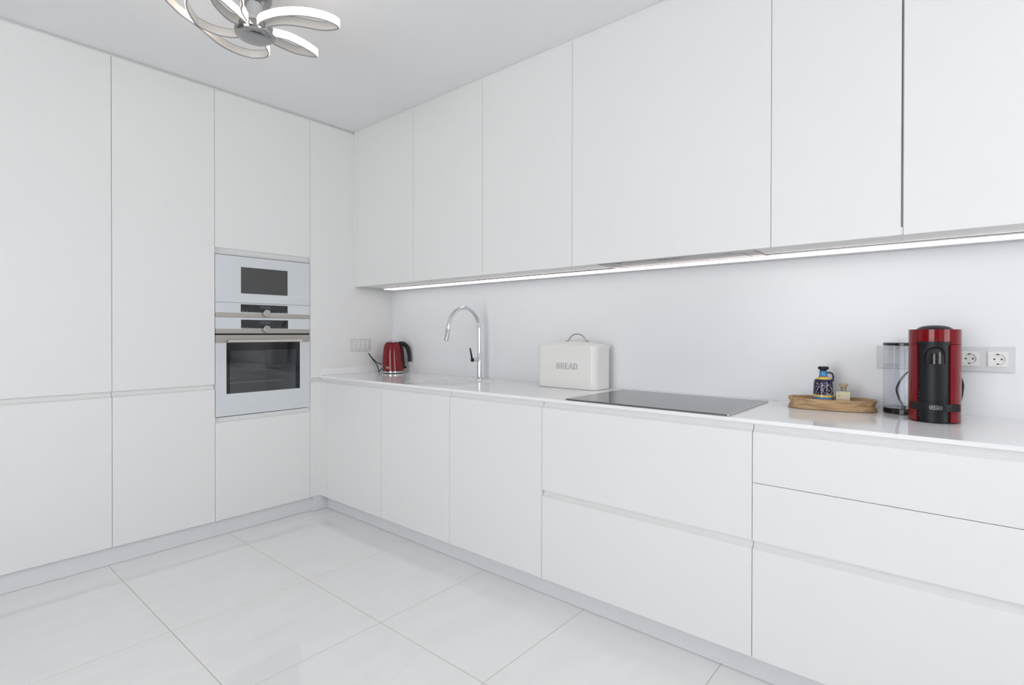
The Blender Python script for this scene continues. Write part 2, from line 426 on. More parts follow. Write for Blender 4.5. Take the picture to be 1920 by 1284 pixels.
o = obj('cornice_strip', box(NB(), -.03, -.012, -1.773, .603, ZTOP+.0015, CEIL-.0005), 'cabinet_lacquer')
tag(o, 'thin white strip closing the gap between tall cupboards and ceiling', 'trim')

# LED light bar under the wall cupboards
t = thing('light_bar', 'long white lit LED light bar under the wall cupboards', 'light', (1.9, .53, ZU-.011))
bm = NB(); box(bm, .10, 3.79, .4535, .603, ZU-.0105, ZU-.0005, bev=.001, seg=1); obj('housing', bm, 'aluminium', t)
obj('diffuser', box(NB(), .103, 3.787, .4540, .528, ZU-.0117, ZU-.0107), 'led_diffuser', t)
obj('added_glow_strip', box(NB(), .103, 3.787, .4522, .4533, ZU-.0105, ZU-.0066), 'led_added_glow', t)  # glowing edge added to the bar to brighten the cupboard undersides
obj('end_cap', box(NB(), .097, .0995, .4535, .603, ZU-.0105, ZU-.0005), 'aluminium', t)

# extractor in the underside of the widest cupboard
t = thing('extractor_hood', 'slim steel extractor set into the underside of the widest wall cupboard', 'extractor hood', (2.38, .36, ZU-.004))
HX0, HX1, HY0, HY1 = 2.03, 2.735, .2855, .452
bm = NB(); box(bm, HX0, HX1, HY0, HY0+.03, ZU-.004, ZU+.001); box(bm, HX0, HX0+.05, HY0+.03, HY1, ZU-.004, ZU+.001); box(bm, HX1-.05, HX1, HY0+.03, HY1, ZU-.004, ZU+.001)
obj('frame', bm, 'hood_steel', t)
obj('glass_panel', box(NB(), HX0+.055, HX1-.055, HY0+.036, HY1, ZU-.0035, ZU+.001), 'hood_steel', t)
bm = NB()
for y, (xa, xb) in ((HY0+.0305, (HX0+.05, HX1-.05)),): box(bm, xa, xb, y, y+.005, ZU-.002, ZU+.001)
box(bm, HX0+.0505, HX0+.0548, HY0+.036, HY1, ZU-.002, ZU+.001); box(bm, HX1-.0548, HX1-.0505, HY0+.036, HY1, ZU-.002, ZU+.001)
obj('seam', bm, 'dark_gap', t)
for k in range(5): obj('button', box(NB(), 2.33+.022*k, 2.342+.022*k, HY0+.008, HY0+.02, ZU-.0055, ZU-.004), 'display_grey', t)
for x in (2.13, 2.63): obj('lamp', lathe(NB(), [(.016, ZU-.0055), (.016, ZU-.004)], x, HY0+.015, 20), 'display_grey', t)

# ------------------------------------------------------------------ worktop and sink
SX0, SX1, SY0, SY1 = .805, 1.182, .094, .455
bm = NB()
box(bm, 0, SX0, -.002, .604, ZW0, ZW1); box(bm, SX1, 3.72, -.002, .604, ZW0, ZW1)
box(bm, SX0, SX1, -.002, SY0, ZW0, ZW1); box(bm, SX0, SX1, SY1, .604, ZW0, ZW1)
bmesh.ops.remove_doubles(bm, verts=bm.verts[:], dist=1e-5)
o = obj('worktop', bm, 'quartz_white'); tag(o, 'thin glossy white quartz worktop along the sink wall', 'worktop')
bm = NB()
sx, sy = (SX0+SX1)/2, (SY0+SY1)/2; hx, hy = (SX1-SX0)/2, (SY1-SY0)/2
loft(bm, [rrect(hx+.012, hy+.012, .02, ZW0-.0005, sx, sy), rrect(hx+.001, hy+.001, .012, ZW0-.0005, sx, sy), rrect(hx+.001, hy+.001, .012, ZW0-.150, sx, sy),
          rrect(hx-.012, hy-.012, .012, ZW0-.165, sx, sy), rrect(.03, .03, .012, ZW0-.168, sx, sy)], cap0=False)
t = thing('sink', 'white undermounted rectangular sink basin in the worktop below the tap', 'sink', (sx, sy, ZW0-.17))
obj('basin', bm, 'sink_white', t, smooth=40)
obj('drain', lathe(NB(), [(.028, ZW0-.1675), (.028, ZW0-.165), (.02, ZW0-.166)], sx, sy, 24), 'chrome', t)
o = obj('upstand', box(NB(), .0006, .0026, .0005, .603, ZW1+.0005, .9705), 'quartz_white')
tag(o, 'low white upstand where the worktop meets the tall panel', 'upstand')

# hob
t = thing('hob', 'flat black glass hob with steel side edges set on the worktop', 'hob', (2.376, .27, ZW1))
obj('glass', box(NB(), 2.0305, 2.7245, .014, .520, ZW1+.0008, ZW1+.006, bev=.001, seg=1), 'hob_glass', t)
obj('side_trim', box(NB(), 2.7247, 2.7300, .014, .520, ZW1+.0005, ZW1+.0062, bev=.001, seg=1), 'aluminium', t)
obj('side_trim', box(NB(), 2.0250, 2.0303, .014, .520, ZW1+.0005, ZW1+.0062, bev=.001, seg=1), 'aluminium', t)

# ------------------------------------------------------------------ ovens (facing +X at x = 0)
A0, A1 = -.6705, -.0755; AC = (A0+A1)/2
t = thing('microwave', 'white glass built-in microwave above the oven', 'microwave', (-.25, AC, 1.3085))
obj('body', box(NB(), -.45, -.021, A0+.02, A1-.02, 1.3095, 1.68), 'aluminium', t)
obj('vent_trim', box(NB(), -.019, -.004, A0, A1, 1.6845, 1.6935), 'aluminium', t)
d = obj('door', box(NB(), -.020, 0, A0, A1, 1.399, 1.6815, bev=.001, seg=1), 'white_glass', t)
obj('window', box(NB(), 0, .0008, -.524, -.2305, 1.4565, 1.6175), 'mw_window', d)
c = obj('control_panel', box(NB(), -.020, 0, A0, A1, 1.3365, 1.3965), 'white_glass', t)
obj('touch_panel', box(NB(), 0, .0008, -.5255, -.230, 1.3415, 1.3895), 'black_glass', c)
obj('display', box(NB(), .0008, .0012, -.410, -.343, 1.367, 1.3835), 'display_grey', c)
for y in (-.515, -.507, -.492, -.484, -.463, -.287, -.264, -.243): obj('symbol', box(NB(), .0008, .0011, y-.003, y+.003, 1.3455, 1.3478), 'symbol_white', c)
obj('steel_strip', box(NB(), -.020, .001, A0, A1, 1.3095, 1.3362), 'steel_brushed', t)
def knob(parent, y, z):
    bm = NB(); n = 32
    loft(bm, [[(x, y+r*math.cos(2*PI*i/n), z+r*math.sin(2*PI*i/n)) for i in range(n)] for x, r in ((.001,.021),(.003,.0225),(.020,.0225),(.0215,.021))])
    obj('knob', bm, 'steel_brushed', parent, smooth=30)
knob(t, -.3725, 1.338)
t = thing('oven', 'white glass built-in oven with steel handle and dark window', 'oven', (-.28, AC, .7115))
obj('body', box(NB(), -.56, -.46, A0+.02, A1-.02, .72, 1.28), 'aluminium', t)
c = obj('control_panel', box(NB(), -.020, 0, A0, A1, 1.2385, 1.3080), 'white_glass', t)
obj('touch_panel', box(NB(), 0, .0008, -.524, -.228, 1.242, 1.2955), 'black_glass', c)
obj('display', box(NB(), .0008, .0012, -.410, -.342, 1.272, 1.289), 'display_grey', c)
for y in (-.514, -.506, -.491, -.483, -.462, -.286, -.263, -.240): obj('symbol', box(NB(), .0008, .0011, y-.003, y+.003, 1.2460, 1.2483), 'symbol_white', c)
obj('steel_strip', box(NB(), -.020, .001, A0, A1, 1.2115, 1.2382), 'steel_brushed', t)
knob(t, -.3725, 1.2385)
obj('vent_gap', box(NB(), -.020, -.012, A0, A1, 1.2015, 1.2112), 'black_plastic', t)
GY0, GY1, GZ0, GZ1 = -.609, -.146, .8475, 1.1548
bm = NB()   # white glass door with an opening for the window
box(bm, -.020, 0, A0, GY0, .7150, GZ1); box(bm, -.020, 0, GY1, A1, .7150, GZ1); box(bm, -.020, 0, GY0, GY1, .7150, GZ0)
d = obj('door', bm, 'white_glass', t)
obj('steel_trim', box(NB(), -.020, .001, A0, A1, GZ1+.0003, 1.2013), 'steel_brushed', d)
IY0, IY1, IZ1 = -.589, -.167, 1.107
bm = NB(); box(bm, -.018, -.0003, GY0, IY0, GZ0, GZ1); box(bm, -.018, -.0003, IY1, GY1, GZ0, GZ1); box(bm, -.018, -.0003, IY0, IY1, IZ1, GZ1)
obj('window_border', bm, 'black_glass', d)
obj('window', box(NB(), -.010, -.0004, IY0, IY1, GZ0, IZ1), 'oven_glass', d)
bm = NB(); X = (-.45, -.022)
box(bm, X[0], X[1], IY0-.02, IY0-.004, .76, 1.18); box(bm, X[0], X[1], IY1+.004, IY1+.02, .76, 1.18); box(bm, X[0], X[1], IY0-.004, IY1+.004, .76, .776)
box(bm, X[0], X[1], IY0-.004, IY1+.004, 1.164, 1.18); box(bm, X[0]-.01, X[0], IY0-.02, IY1+.02, .76, 1.18)
obj('cavity', bm, 'oven_enamel', t)
bm = NB()
for x in (-.06, -.40): tube(bm, [(x, IY0, .905), (x, IY1, .905)], .003, 8, smooth=False)
for k in range(12): tube(bm, [(-.06, IY0+.03+k*.033, .905), (-.40, IY0+.03+k*.033, .905)], .0016, 6, smooth=False)
obj('rack', bm, 'chrome', t, smooth=60)
h = NB(); tube(h, [(.042, -.612, 1.165), (.042, -.152, 1.165)], .0075, 16, smooth=False)
hb = obj('handle', h, 'steel_bright', d, smooth=50)
for y in (-.600, -.164): obj('handle_post', tube(NB(), [(.001, y, 1.168), (.040, y, 1.165)], .0055, 10, smooth=False), 'steel_brushed', d, smooth=50)

# ------------------------------------------------------------------ sockets
def insert(parent, plane, a, z, kind, s=.0265):
    """one 53 mm insert centred at a, z on a wall; plane: function (a, depth out of the wall, z) -> point"""
    def bx(bm, a0, a1, d0, d1, q0, q1):
        p = [plane(x, d, q) for x in (a0, a1) for d in (d0, d1) for q in (q0, q1)]
        box(bm, min(v[0] for v in p), max(v[0] for v in p), min(v[1] for v in p), max(v[1] for v in p), q0, q1); return bm
    def disc(bm, prof, da=0, dz=0, n=32):
        return loft(bm, [[plane(a+da+r*math.cos(2*PI*i/n), d, z+dz+r*math.sin(2*PI*i/n)) for i in range(n)] for r, d in prof])
    if kind == 'schuko':
        bm = NB(); n = 32
        sq = []
        for i in range(n):
            c_, s_ = math.cos(2*PI*i/n), math.sin(2*PI*i/n); k = s/max(abs(c_), abs(s_)); sq.append((k*c_, k*s_))
        L = [[plane(a+x, .006, z+y) for x, y in sq], [plane(a+x, .0125, z+y) for x, y in sq]]
        for r, d in ((.0195, .0128), (.0185, .0098), (.0180, .0086)): L.append([plane(a+r*math.cos(2*PI*i/n), d, z+r*math.sin(2*PI*i/n)) for i in range(n)])
        loft(bm, L)
        o = obj('insert', bm, 'socket_white', parent, smooth=35)
        for da in (-.0095, .0095): obj('pin_hole', disc(NB(), [(.0029, .0087), (.0029, .0092)], da, 0, 16), 'socket_hole', o)
        for dz in (-.0165, .0165): obj('earth_clip', bx(NB(), a-.003, a+.003, .0087, .0115, z+dz-.0018, z+dz+.0018), 'socket_hole', o)
    else:
        o = obj('insert', bx(NB(), a-s, a+s, .006, .0115, z-s, z+s), 'socket_white', parent)
        if kind == 'aerial': obj('aerial_hole', disc(NB(), [(.0062, .0115), (.0062, .0122)], 0, 0, 20), 'socket_hole', o)
        else: obj('port_cover', bx(NB(), a-.010, a+.010, .0115, .0125, z-.010, z+.010), 'socket_white', o)
t = thing('wall_socket', 'double power socket in a grey frame on the tall panel left of the kettle', 'socket', (0, .314, 1.082), group='power sockets')
bm = NB(); box(bm, .0003, .008, .2325, .3955, 1.082, 1.1705, bev=.002); obj('frame', bm, 'socket_frame', t)
PX = lambda a, d, z: (d, a, z)
for a in (.2815, .3545): insert(t, PX, a, 1.1285, 'schuko', .0255)
t = thing('wall_socket', 'long five-gang grey socket strip on the splashback behind the coffee machine', 'socket', (3.305, YB, 1.08), group='power sockets')
bm = NB(); box(bm, 3.1055, 3.5035, YB-.008, YB-.0003, 1.0805, 1.1695, bev=.002); obj('frame', bm, 'socket_frame', t)
PY = lambda a, d, z: (a, YB-d, z)
for k, kind in enumerate(('port', 'aerial', 'schuko', 'schuko', 'schuko')): insert(t, PY, 3.153+.0765*k, 1.1265, kind)

# ------------------------------------------------------------------ tap
FX, FY = 1.022, .511
t = thing('kitchen_tap', 'tall chrome swan-neck kitchen tap with pull-out spray behind the sink', 'tap', (FX, FY, ZW1))
obj('flange', lathe(NB(), [(.024, ZW1), (.024, ZW1+.004), (.0155, ZW1+.008)], FX, FY, 32), 'chrome', t, smooth=40)
obj('body', lathe(NB(), [(.0145, ZW1+.006), (.0140, 1.085), (.0125, 1.088)], FX, FY, 32), 'chrome', t, smooth=40)
R = .1335; pts = [(FX, FY, 1.086), (FX, FY, 1.15), (FX, FY, 1.236)]
pts += [(FX, FY-R+R*math.cos(a), 1.236+R*math.sin(a)) for a in [PI*i/16 for i in range(1, 16)]]
pts += [(FX, FY-2*R, 1.236), (FX, FY-2*R-.003, 1.262-.004-.0)][:1]
P2 = [Vector(p) for p in pts]
obj('spout', tube(NB(), P2, .0112, 20, sub=3), 'chrome', t, smooth=60)
obj('spray_head', tube(NB(), [(FX, FY-2*R, 1.262-.024), (FX, FY-2*R-.004, 1.225), (FX, FY-2*R-.018, 1.170)], lambda q: .0120+.0006*q, 20, smooth=False), 'nickel', t, smooth=40)
obj('valve', tube(NB(), [(FX, FY-.008, 1.047), (FX, FY-.060, 1.047)], .0125, 24, smooth=False), 'chrome', t, smooth=40)
lv = NB(); tube(lv, [(FX, FY-.0605, 1.047), (FX, FY-.0665, 1.047)], .0125, 24, smooth=False)
tube(lv, [(FX, FY-.066, 1.047), (FX, FY-.071, 1.075), (FX, FY-.083, 1.121)], lambda q: .0072-.003*q, 12)
obj('lever', lv, 'black_satin', t, smooth=50, label='dark lever handle')

# ------------------------------------------------------------------ kettle
vd = Vector((-.798, .603)); KX, KY = .176, .480
ka = math.atan2(.798, .603)             # handle direction, seen from the camera to the right
t = thing('kettle', 'red electric kettle with black handle on the worktop in the corner', 'kettle', (KX, KY, ZW1), rotz=ka)
z = lambda q: q-ZW1
obj('base', lathe(NB(), [(.074, 0), (.0765, .003), (.0765, .005)], 0, 0, 48), 'black_plastic', t, local=True, smooth=40)
obj('steel_ring', lathe(NB(), [(.0775, .0052), (.0782, .008), (.0775, .0155)], 0, 0, 48), 'chrome', t, local=True, smooth=40)
obj('black_ring', lathe(NB(), [(.0768, .0156), (.0768, .0195)], 0, 0, 48), 'black_plastic', t, local=True, smooth=40)
def ring(r, zz, off=0, n=48): return [(off+r*math.cos(2*PI*i/n), r*math.sin(2*PI*i/n), zz) for i in range(n)]
bm = NB(); loft(bm, [ring(.0772, .0197), ring(.0765, .035, -.001), ring(.0738, .075, -.003), ring(.0705, .125, -.005), ring(.0668, .165, -.005), ring(.0630, .188, -.005),
                     ring(.0575, .206, -.005), ring(.0500, .219, -.005), ring(.0450, .2235, -.005)])
body = obj('body', bm, 'enamel_red', t, local=True, smooth=60)
obj('lid_ring', lathe(NB(), [(.046, .2215), (.047, .2245), (.044, .2265)], -.005, 0, 40), 'black_plastic', t, local=True, smooth=40)
obj('lid', lathe(NB(), [(.040, .2262), (.036, .232), (.026, .238), (.012, .2415), (.004, .242)], -.005, 0, 40), 'chrome', t, local=True, smooth=60)
bm = NB(); loft(bm, [[(-.058, -.014, .196), (-.058, .014, .196), (-.056, 0, .186)], [(-.080, -.005, .213), (-.080, .005, .213), (-.078, 0, .209)]]); 
bmesh.ops.translate(bm, verts=bm.verts[:], vec=(-.002, 0, 0))
obj('spout', bm, 'chrome', t, local=True)
H = [(.036, 0, .214), (.060, 0, .2165), (.083, 0, .2085), (.102, 0, .186), (.112, 0, .155), (.1175, 0, .115), (.1185, 0, .082)]
obj('handle', tube(NB(), H, lambda q: .0118+.0030*math.sin(PI*min(1, q*1.3)), 16, flat=1.1), 'black_plastic', t, local=True, smooth=60)
S = [(.046, 0, .2095), (.0575, 0, .195), (.0635, 0, .165), (.0672, 0, .12), (.0712, 0, .075), (.0745, 0, .038)]
obj('spine', tube(NB(), S, .0095, 12, flat=1.3), 'black_plastic', t, local=True, smooth=60)
bm = NB(); tube(bm, [(.070, 0, .040), (.096, 0, .041)], .0032, 8, smooth=False, flat=2.2); obj('switch', bm, 'black_plastic', t, local=True, smooth=60)
for k, (s, zz) in enumerate((('RUSSELL', .0465), ('HOBBS', .0390))):
    bm = text_bm(s, .0075); loc_ang = math.atan2(-.603, .798)-ka-.50
    bend(bm, .0775, -.0015, 0, zz, loc_ang); obj('lettering', bm, 'letter_white', body, local=True)
# flex lying behind the kettle (kettle's own axes: x to the right, y away from the viewer)
def kl(x, y, zz):
    d_ = Vector((x-KX, y-KY)); c_, s_ = math.cos(-ka), math.sin(-ka)
    return (d_.x*c_-d_.y*s_, d_.x*s_+d_.y*c_, zz-ZW1)
cp = [(.085, .480, .975), (.06, .432, .991), (.06, .399, 1.014), (.055, .376, 1.039), (.05, .358, 1.064), (.046, .362, 1.058), (.05, .398, 1.012), (.058, .414, .988), (.06, .428, .962), (.06, .437, .935), (.06, .4385, .9255), (.062, .446, .935), (.07, .462, .953), (.095, .485, .960)]
obj('flex', tube(NB(), [kl(*q) for q in cp], .0032, 8), 'cable_black', t, local=True, smooth=60)

# ------------------------------------------------------------------ bread bin
BX0, BX1, BY0, BY1 = 1.555, 1.942, .405, .572; bx_, by_ = (BX0+BX1)/2, (BY0+BY1)/2; hx, hy = (BX1-BX0)/2, (BY1-BY0)/2
t = thing('bread_bin', 'cream enamel bread bin lettered BREAD with a wire arch handle', 'bread bin', (bx_, by_, ZW1))
bm = NB(); loft(bm, [rrect(hx-.006, hy-.006, .03, ZW1+.001, bx_, by_), rrect(hx-.003, hy-.003, .034, ZW1+.004, bx_, by_), rrect(hx-.003, hy-.003, .034, 1.134, bx_, by_)])
body = obj('body', bm, 'enamel_cream', t, smooth=35)
bm = NB(); loft(bm, [rrect(hx, hy, .037, 1.1295, bx_, by_), rrect(hx, hy, .037, 1.1490, bx_, by_), rrect(hx-.003, hy-.003, .034, 1.1515, bx_, by_),
                     rrect(hx-.05, hy-.020, .03, 1.1600, bx_, by_), rrect(hx-.092, hy-.034, .03, 1.1670, bx_, by_), rrect(hx-.098, hy-.040, .03, 1.1705, bx_, by_)])
lid = obj('lid', bm, 'enamel_cream', t, smooth=35)
hp = [(1.703, by_, 1.1725), (1.716, by_, 1.1728), (1.7225, by_, 1.178), (1.733, by_, 1.194), (1.752, by_, 1.2065), (1.776, by_, 1.2105), (1.800, by_, 1.2065), (1.819, by_, 1.194), (1.8295, by_, 1.178), (1.836, by_, 1.1728), (1.849, by_, 1.1725)]
obj('handle', tube(NB(), hp, .0024, 10, flat=1.6), 'nickel', lid, smooth=60)
def serif_word(x0, x1, z0, z1, y):
    """B R E A D drawn with thick and thin strokes and serifs"""
    bm = NB(); wl = (x1-x0)/5; Ht = z1-z0; th = .0042; tn = .0018; step = [0]
    def yy():
        step[0] += 1; return y-.0004-step[0]*.000012   # strokes overlap at slightly different depths
    def r(a, b, c, d_): box(bm, a, b, yy(), y, c, d_)
    def arc(cx, cz, rx, rz, a0, a1, w0, w1, n=14):
        out, inn = [], []
        for i in range(n+1):
            q = math.radians(a0+(a1-a0)*i/n); w = w0+(w1-w0)*math.sin(PI*i/n)
            out.append((cx+rx*math.cos(q), cz+rz*math.sin(q))); inn.append((cx+(rx-w)*math.cos(q), cz+(rz-w*.6)*math.sin(q)))
        for i in range(n): prism(bm, [out[i], out[i+1], inn[i+1], inn[i]], 'y', yy(), y)
    def line(p, q, wd): prism(bm, [(p[0]-wd/2, p[1]), (p[0]+wd/2, p[1]), (q[0]+wd/2, q[1]), (q[0]-wd/2, q[1])], 'y', yy(), y)
    def stem(x):
        r(x, x+th, z0, z1); r(x-.002, x+th+.002, z0, z0+tn); r(x-.002, x+th+.002, z1-tn, z1)
    X = x0+.002
    stem(X); arc(X+th+.004, z0+.74*Ht, .0095, .26*Ht, -90, 90, tn, th); arc(X+th+.004, z0+.25*Ht, .0115, .25*Ht, -90, 90, tn, th)
    r(X+th, X+th+.004, z1-tn, z1); r(X+th, X+th+.004, z0, z0+tn); r(X+th, X+th+.004, z0+.49*Ht, z0+.49*Ht+tn)
    X += wl; stem(X); arc(X+th+.004, z0+.74*Ht, .010, .26*Ht, -90, 90, tn, th); r(X+th, X+th+.004, z1-tn, z1); r(X+th, X+th+.004, z0+.48*Ht, z0+.48*Ht+tn)
    line((X+.021, z0), (X+th+.005, z0+.5*Ht), th); r(X+.017, X+.026, z0, z0+tn)
    X += wl; stem(X); r(X+th, X+.017, z1-tn, z1); r(X+.0155, X+.017, z1-.007, z1); r(X+th, X+.013, z0+.5*Ht, z0+.5*Ht+tn); r(X+.0115, X+.013, z0+.5*Ht-.003, z0+.5*Ht+.005); r(X+th, X+.019, z0, z0+tn); r(X+.0175, X+.019, z0, z0+.007)
    X += wl-.002; line((X, z0), (X+.0125, z1), tn); line((X+.0225, z0), (X+.0115, z1), th); r(X+.0045, X+.019, z0+.32*Ht, z0+.32*Ht+tn); r(X-.003, X+.004, z0, z0+tn); r(X+.018, X+.027, z0, z0+tn)
    X += wl+.004; stem(X); arc(X+th+.003, z0+.5*Ht, .016, .5*Ht, -90, 90, tn, th, 20); r(X+th, X+th+.003, z1-tn, z1); r(X+th, X+th+.003, z0, z0+tn)
    return bm
obj('lettering', serif_word(1.697, 1.829, 1.0255, 1.0570, BY0+.0028), 'letter_grey', body)

# ------------------------------------------------------------------ wooden tray
t = thing('wooden_tray', 'oval mango wood tray with grooved ends holding jug and bottle', 'tray', (2.972, .468, ZW1), rotz=math.radians(10))
def stadium(L, Wd, zz, notch=0, n=64):
    out = []
    for i in range(n):
        a = 2*PI*i/n; c_, s_ = math.cos(a), math.sin(a); e = 2/2.9
        x = L*math.copysign(abs(c_)**e, c_); y = Wd*math.copysign(abs(s_)**e, s_)
        k = max(0, (abs(x)/L-.80)/.20); k = k*k*(3-2*k)
        out.append((x-math.copysign(notch*k, x), y, zz))
    return out
TL, TW = .150, .076
loops = [stadium(TL-.003, TW-.003, .0005), stadium(TL, TW, .003), stadium(TL, TW, .012, .002), stadium(TL, TW, .018, .006), stadium(TL, TW, .0235, .009), stadium(TL, TW, .029, .006), stadium(TL, TW, .034, .002), stadium(TL, TW, .040, 0), stadium(TL-.001, TW-.001, .0425),
         stadium(TL-.011, TW-.010, .0425), stadium(TL-.013, TW-.012, .040), stadium(TL-.030, TW-.013, .022), stadium(TL-.034, TW-.017, .011), stadium(.03, .02, .010)]
obj('bowl', loft(NB(), loops), 'mango_wood', t, local=True, smooth=45)
FLOOR_T = ZW1+.0112

# painted jug
JX, JY = 2.943, .478
t = thing('ceramic_jug', 'small painted navy ceramic jug with a black stopper on the wooden tray', 'jug', (JX, JY, FLOOR_T), rotz=.15)
jp = [(.034, 0), (.0368, .002), (.0368, .012), (.0362, .030), (.0350, .055), (.0338, .080), (.0325, .094), (.0300, .1010), (.0240, .1065), (.0168, .1125), (.0145, .1170), (.0140, .1300), (.0145, .1355), (.0120, .1365)]
body = obj('body', lathe(NB(), jp, 0, 0, 48), 'painted_ceramic', t, local=True, smooth=50)
obj('stopper', lathe(NB(), [(.0115, .1366), (.0120, .1405), (.0178, .1415), (.0185, .144), (.0185, .1505), (.0170, .153), (.006, .1535)], 0, 0, 40), 'black_plastic', t, local=True, smooth=40, label='black round stopper')
obj('handle', tube(NB(), [(.0135, 0, .128), (.0215, 0, .1295), (.0295, 0, .1265), (.0335, 0, .117), (.0330, 0, .104), (.0312, 0, .0945)], .0034, 12), 'paint_navy', t, local=True, smooth=60)
def jr(zz):
    for (r0, a), (r1, b) in zip(jp, jp[1:]):
        if a <= zz <= b: return r0+(r1-r0)*(zz-a)/(b-a)
    return .03
def stroke(pts, wd, m):   # pts in (across, height) metres on the side of the jug that faces the room
    P3 = []
    for u, zz in pts:
        r = jr(zz)+.0002; a = -PI/2+.12+u/r; P3.append((r*math.cos(a), r*math.sin(a), zz))
    obj('painted_stroke', tube(NB(), P3, wd, 6, sub=4), m, body, local=True, smooth=60)
def arcp(cx, cz, rx, rz, a0, a1, n=8): return [(cx+rx*math.cos(math.radians(a0+(a1-a0)*i/n)), cz+rz*math.sin(math.radians(a0+(a1-a0)*i/n))) for i in range(n+1)]
W_, Y_, M_, G_ = 'paint_white', 'paint_yellow', 'paint_maroon', 'paint_green'
stroke(arcp(.004, .057, .030, .024, 170, 20), .0007, W_); stroke(arcp(.015, .060, .017, .014, 60, -150), .0007, W_)
for cx, cz in ((-.0235, .0725), (-.011, .0815), (.006, .0855), (.0185, .0805)):
    stroke(arcp(cx, cz, .0065, .0055, 190, -10), .0006, W_); stroke([(cx-.002, cz+.0005), (cx+.002, cz+.001)], .0016, M_)
stroke([(-.033, .040), (-.028, .058), (-.020, .068)], .0006, W_); stroke(arcp(0, .045, .024, .004, 200, 340), .0006, W_)
stroke(arcp(.0025, .060, .006, .011, 110, 220), .0008, W_); stroke([(-.012, .063), (-.007, .0635), (-.003, .0605)], .0009, W_); stroke([(.006, .062), (.011, .0645)], .0009, W_)
stroke(arcp(.002, .065, .016, .011, 190, 350), .0008, M_)
stroke([(-.001, .0735), (.005, .0745), (.009, .0725)], .0012, Y_); stroke([(.0175, .066), (.019, .060), (.0165, .056)], .0013, Y_); stroke([(.011, .0485), (.017, .0485)], .0015, Y_)
stroke([(-.027, .0875), (-.0245, .0895), (-.0235, .084)], .0014, Y_); stroke([(-.022, .052), (-.019, .049)], .0012, Y_)
stroke([(-.014, .054), (-.010, .051), (-.004, .0495)], .0012, G_); stroke([(.010, .043), (.0135, .046), (.017, .043)], .0008, G_)
for u in (-.025, -.014, .004, .014): stroke([(u, .0385), (u+.001, .0388)], .0008, M_)

# small square bottle
t = thing('square_bottle', 'small square clear glass bottle with cork and cream label on the tray', 'bottle', (3.0135, .470, FLOOR_T), rotz=.12)
bm = NB(); loft(bm, [rrect(.0255, .0165, .004, 0), rrect(.0272, .0180, .004, .002), rrect(.0272, .0180, .004, .060), rrect(.0255, .0165, .004, .0625), rrect(.0105, .0105, .0104, .0645), rrect(.0095, .0095, .0094, .0740), rrect(.0110, .0110, .0109, .0755), rrect(.0110, .0110, .0109, .0775)], cap1=False)
obj('glass', bm, 'clear_glass', t, local=True, smooth=40)
bm = NB(); lathe(bm, [(.0082, .062), (.0086, .0776), (.0130, .0782), (.0137, .080), (.0137, .0885), (.0125, .0902)], 0, 0, 28); obj('cork', bm, 'cork', t, local=True, smooth=40)
lb = obj('label', box(NB(), -.0235, .0215, -.0188, -.0182, .006, .0605), 'label_paper', t, local=True)
bm = NB()
for i in range(9):
    a = random.random()*6.28; r = random.random()*.005; x, q = -.013+r*math.cos(a), .044+r*math.sin(a); box(bm, x-.0012, x+.0012, -.0191, -.0188, q-.001, q+.001)
obj('motif', bm, 'label_green', lb, local=True)
bm = NB(); prism(bm, [(-.0205, .0595), (-.010, .0535), (-.012, .0525), (-.016, .0545)], 'y', -.0191, -.0188); obj('print', bm, 'letter_grey', lb, local=True)
bm = NB()
for q in (.030, .026): box(bm, -.018, .006, -.0191, -.0188, q, q+.0012)
obj('print', bm, 'letter_grey', lb, local=True)

# ------------------------------------------------------------------ coffee machine
MX, MY, MR = 3.2915, .3715, .0712
t = thing('coffee_machine', 'red and black capsule coffee machine with clear water tank on the worktop', 'coffee machine', (MX, MY, ZW1))
def arc_pts(r, a0, a1, n): return [(MX+r*math.sin(a0+(a1-a0)*i/n), MY-r*math.cos(a0+(a1-a0)*i/n)) for i in range(n+1)]
YK = .445; OP = math.radians(38.5)
def outline(r, back): return arc_pts(r, -PI/2, PI/2, 40)+[(MX+r, back-.01), (MX+r-.01, back), (MX-r+.01, back), (MX-r, back-.01)]
obj('foot', prism(NB(), outline(MR-.003, YK), 'z', ZW1+.0002, ZW1+.004), 'black_plastic', t)
bm = NB()
for sgn in (-1, 1):   # red side walls, left and right of the black front
    o1 = arc_pts(MR, sgn*OP, sgn*PI/2, 16)+[(MX+sgn*MR, YK)]; i1 = arc_pts(MR-.006, sgn*OP, sgn*PI/2, 16)+[(MX+sgn*(MR-.006), YK)]
    prism(bm, o1+i1[::-1], 'z', ZW1+.0042, 1.1805)
obj('shell', bm, 'enamel_red', t, smooth=40)
obj('back_panel', box(NB(), MX-MR+.002, MX+MR-.002, YK+.0002, YK+.012, ZW1+.004, 1.225), 'black_plastic', t)
obj('core', prism(NB(), arc_pts(MR-.0065, -PI/2, PI/2, 32)+[(MX+MR-.0065, YK), (MX-MR+.0065, YK)], 'z', ZW1+.0042, 1.1800), 'black_satin', t, smooth=40, label='black satin front panel')
bm = NB()   # lifting head: a red ring with a notch over the front, closed by a dark lid
prism(bm, outline(MR, YK), 'z', 1.1905, 1.2305)
for sgn in (-1, 1):
    o1 = arc_pts(MR, sgn*OP, sgn*PI/2, 16)+[(MX+sgn*MR, YK)]; i1 = arc_pts(MR-.006, sgn*OP, sgn*PI/2, 16)+[(MX+sgn*(MR-.006), YK)]
    prism(bm, o1+i1[::-1], 'z', 1.1818, 1.1905)
head = obj('head', bm, 'enamel_red', t, smooth=40)
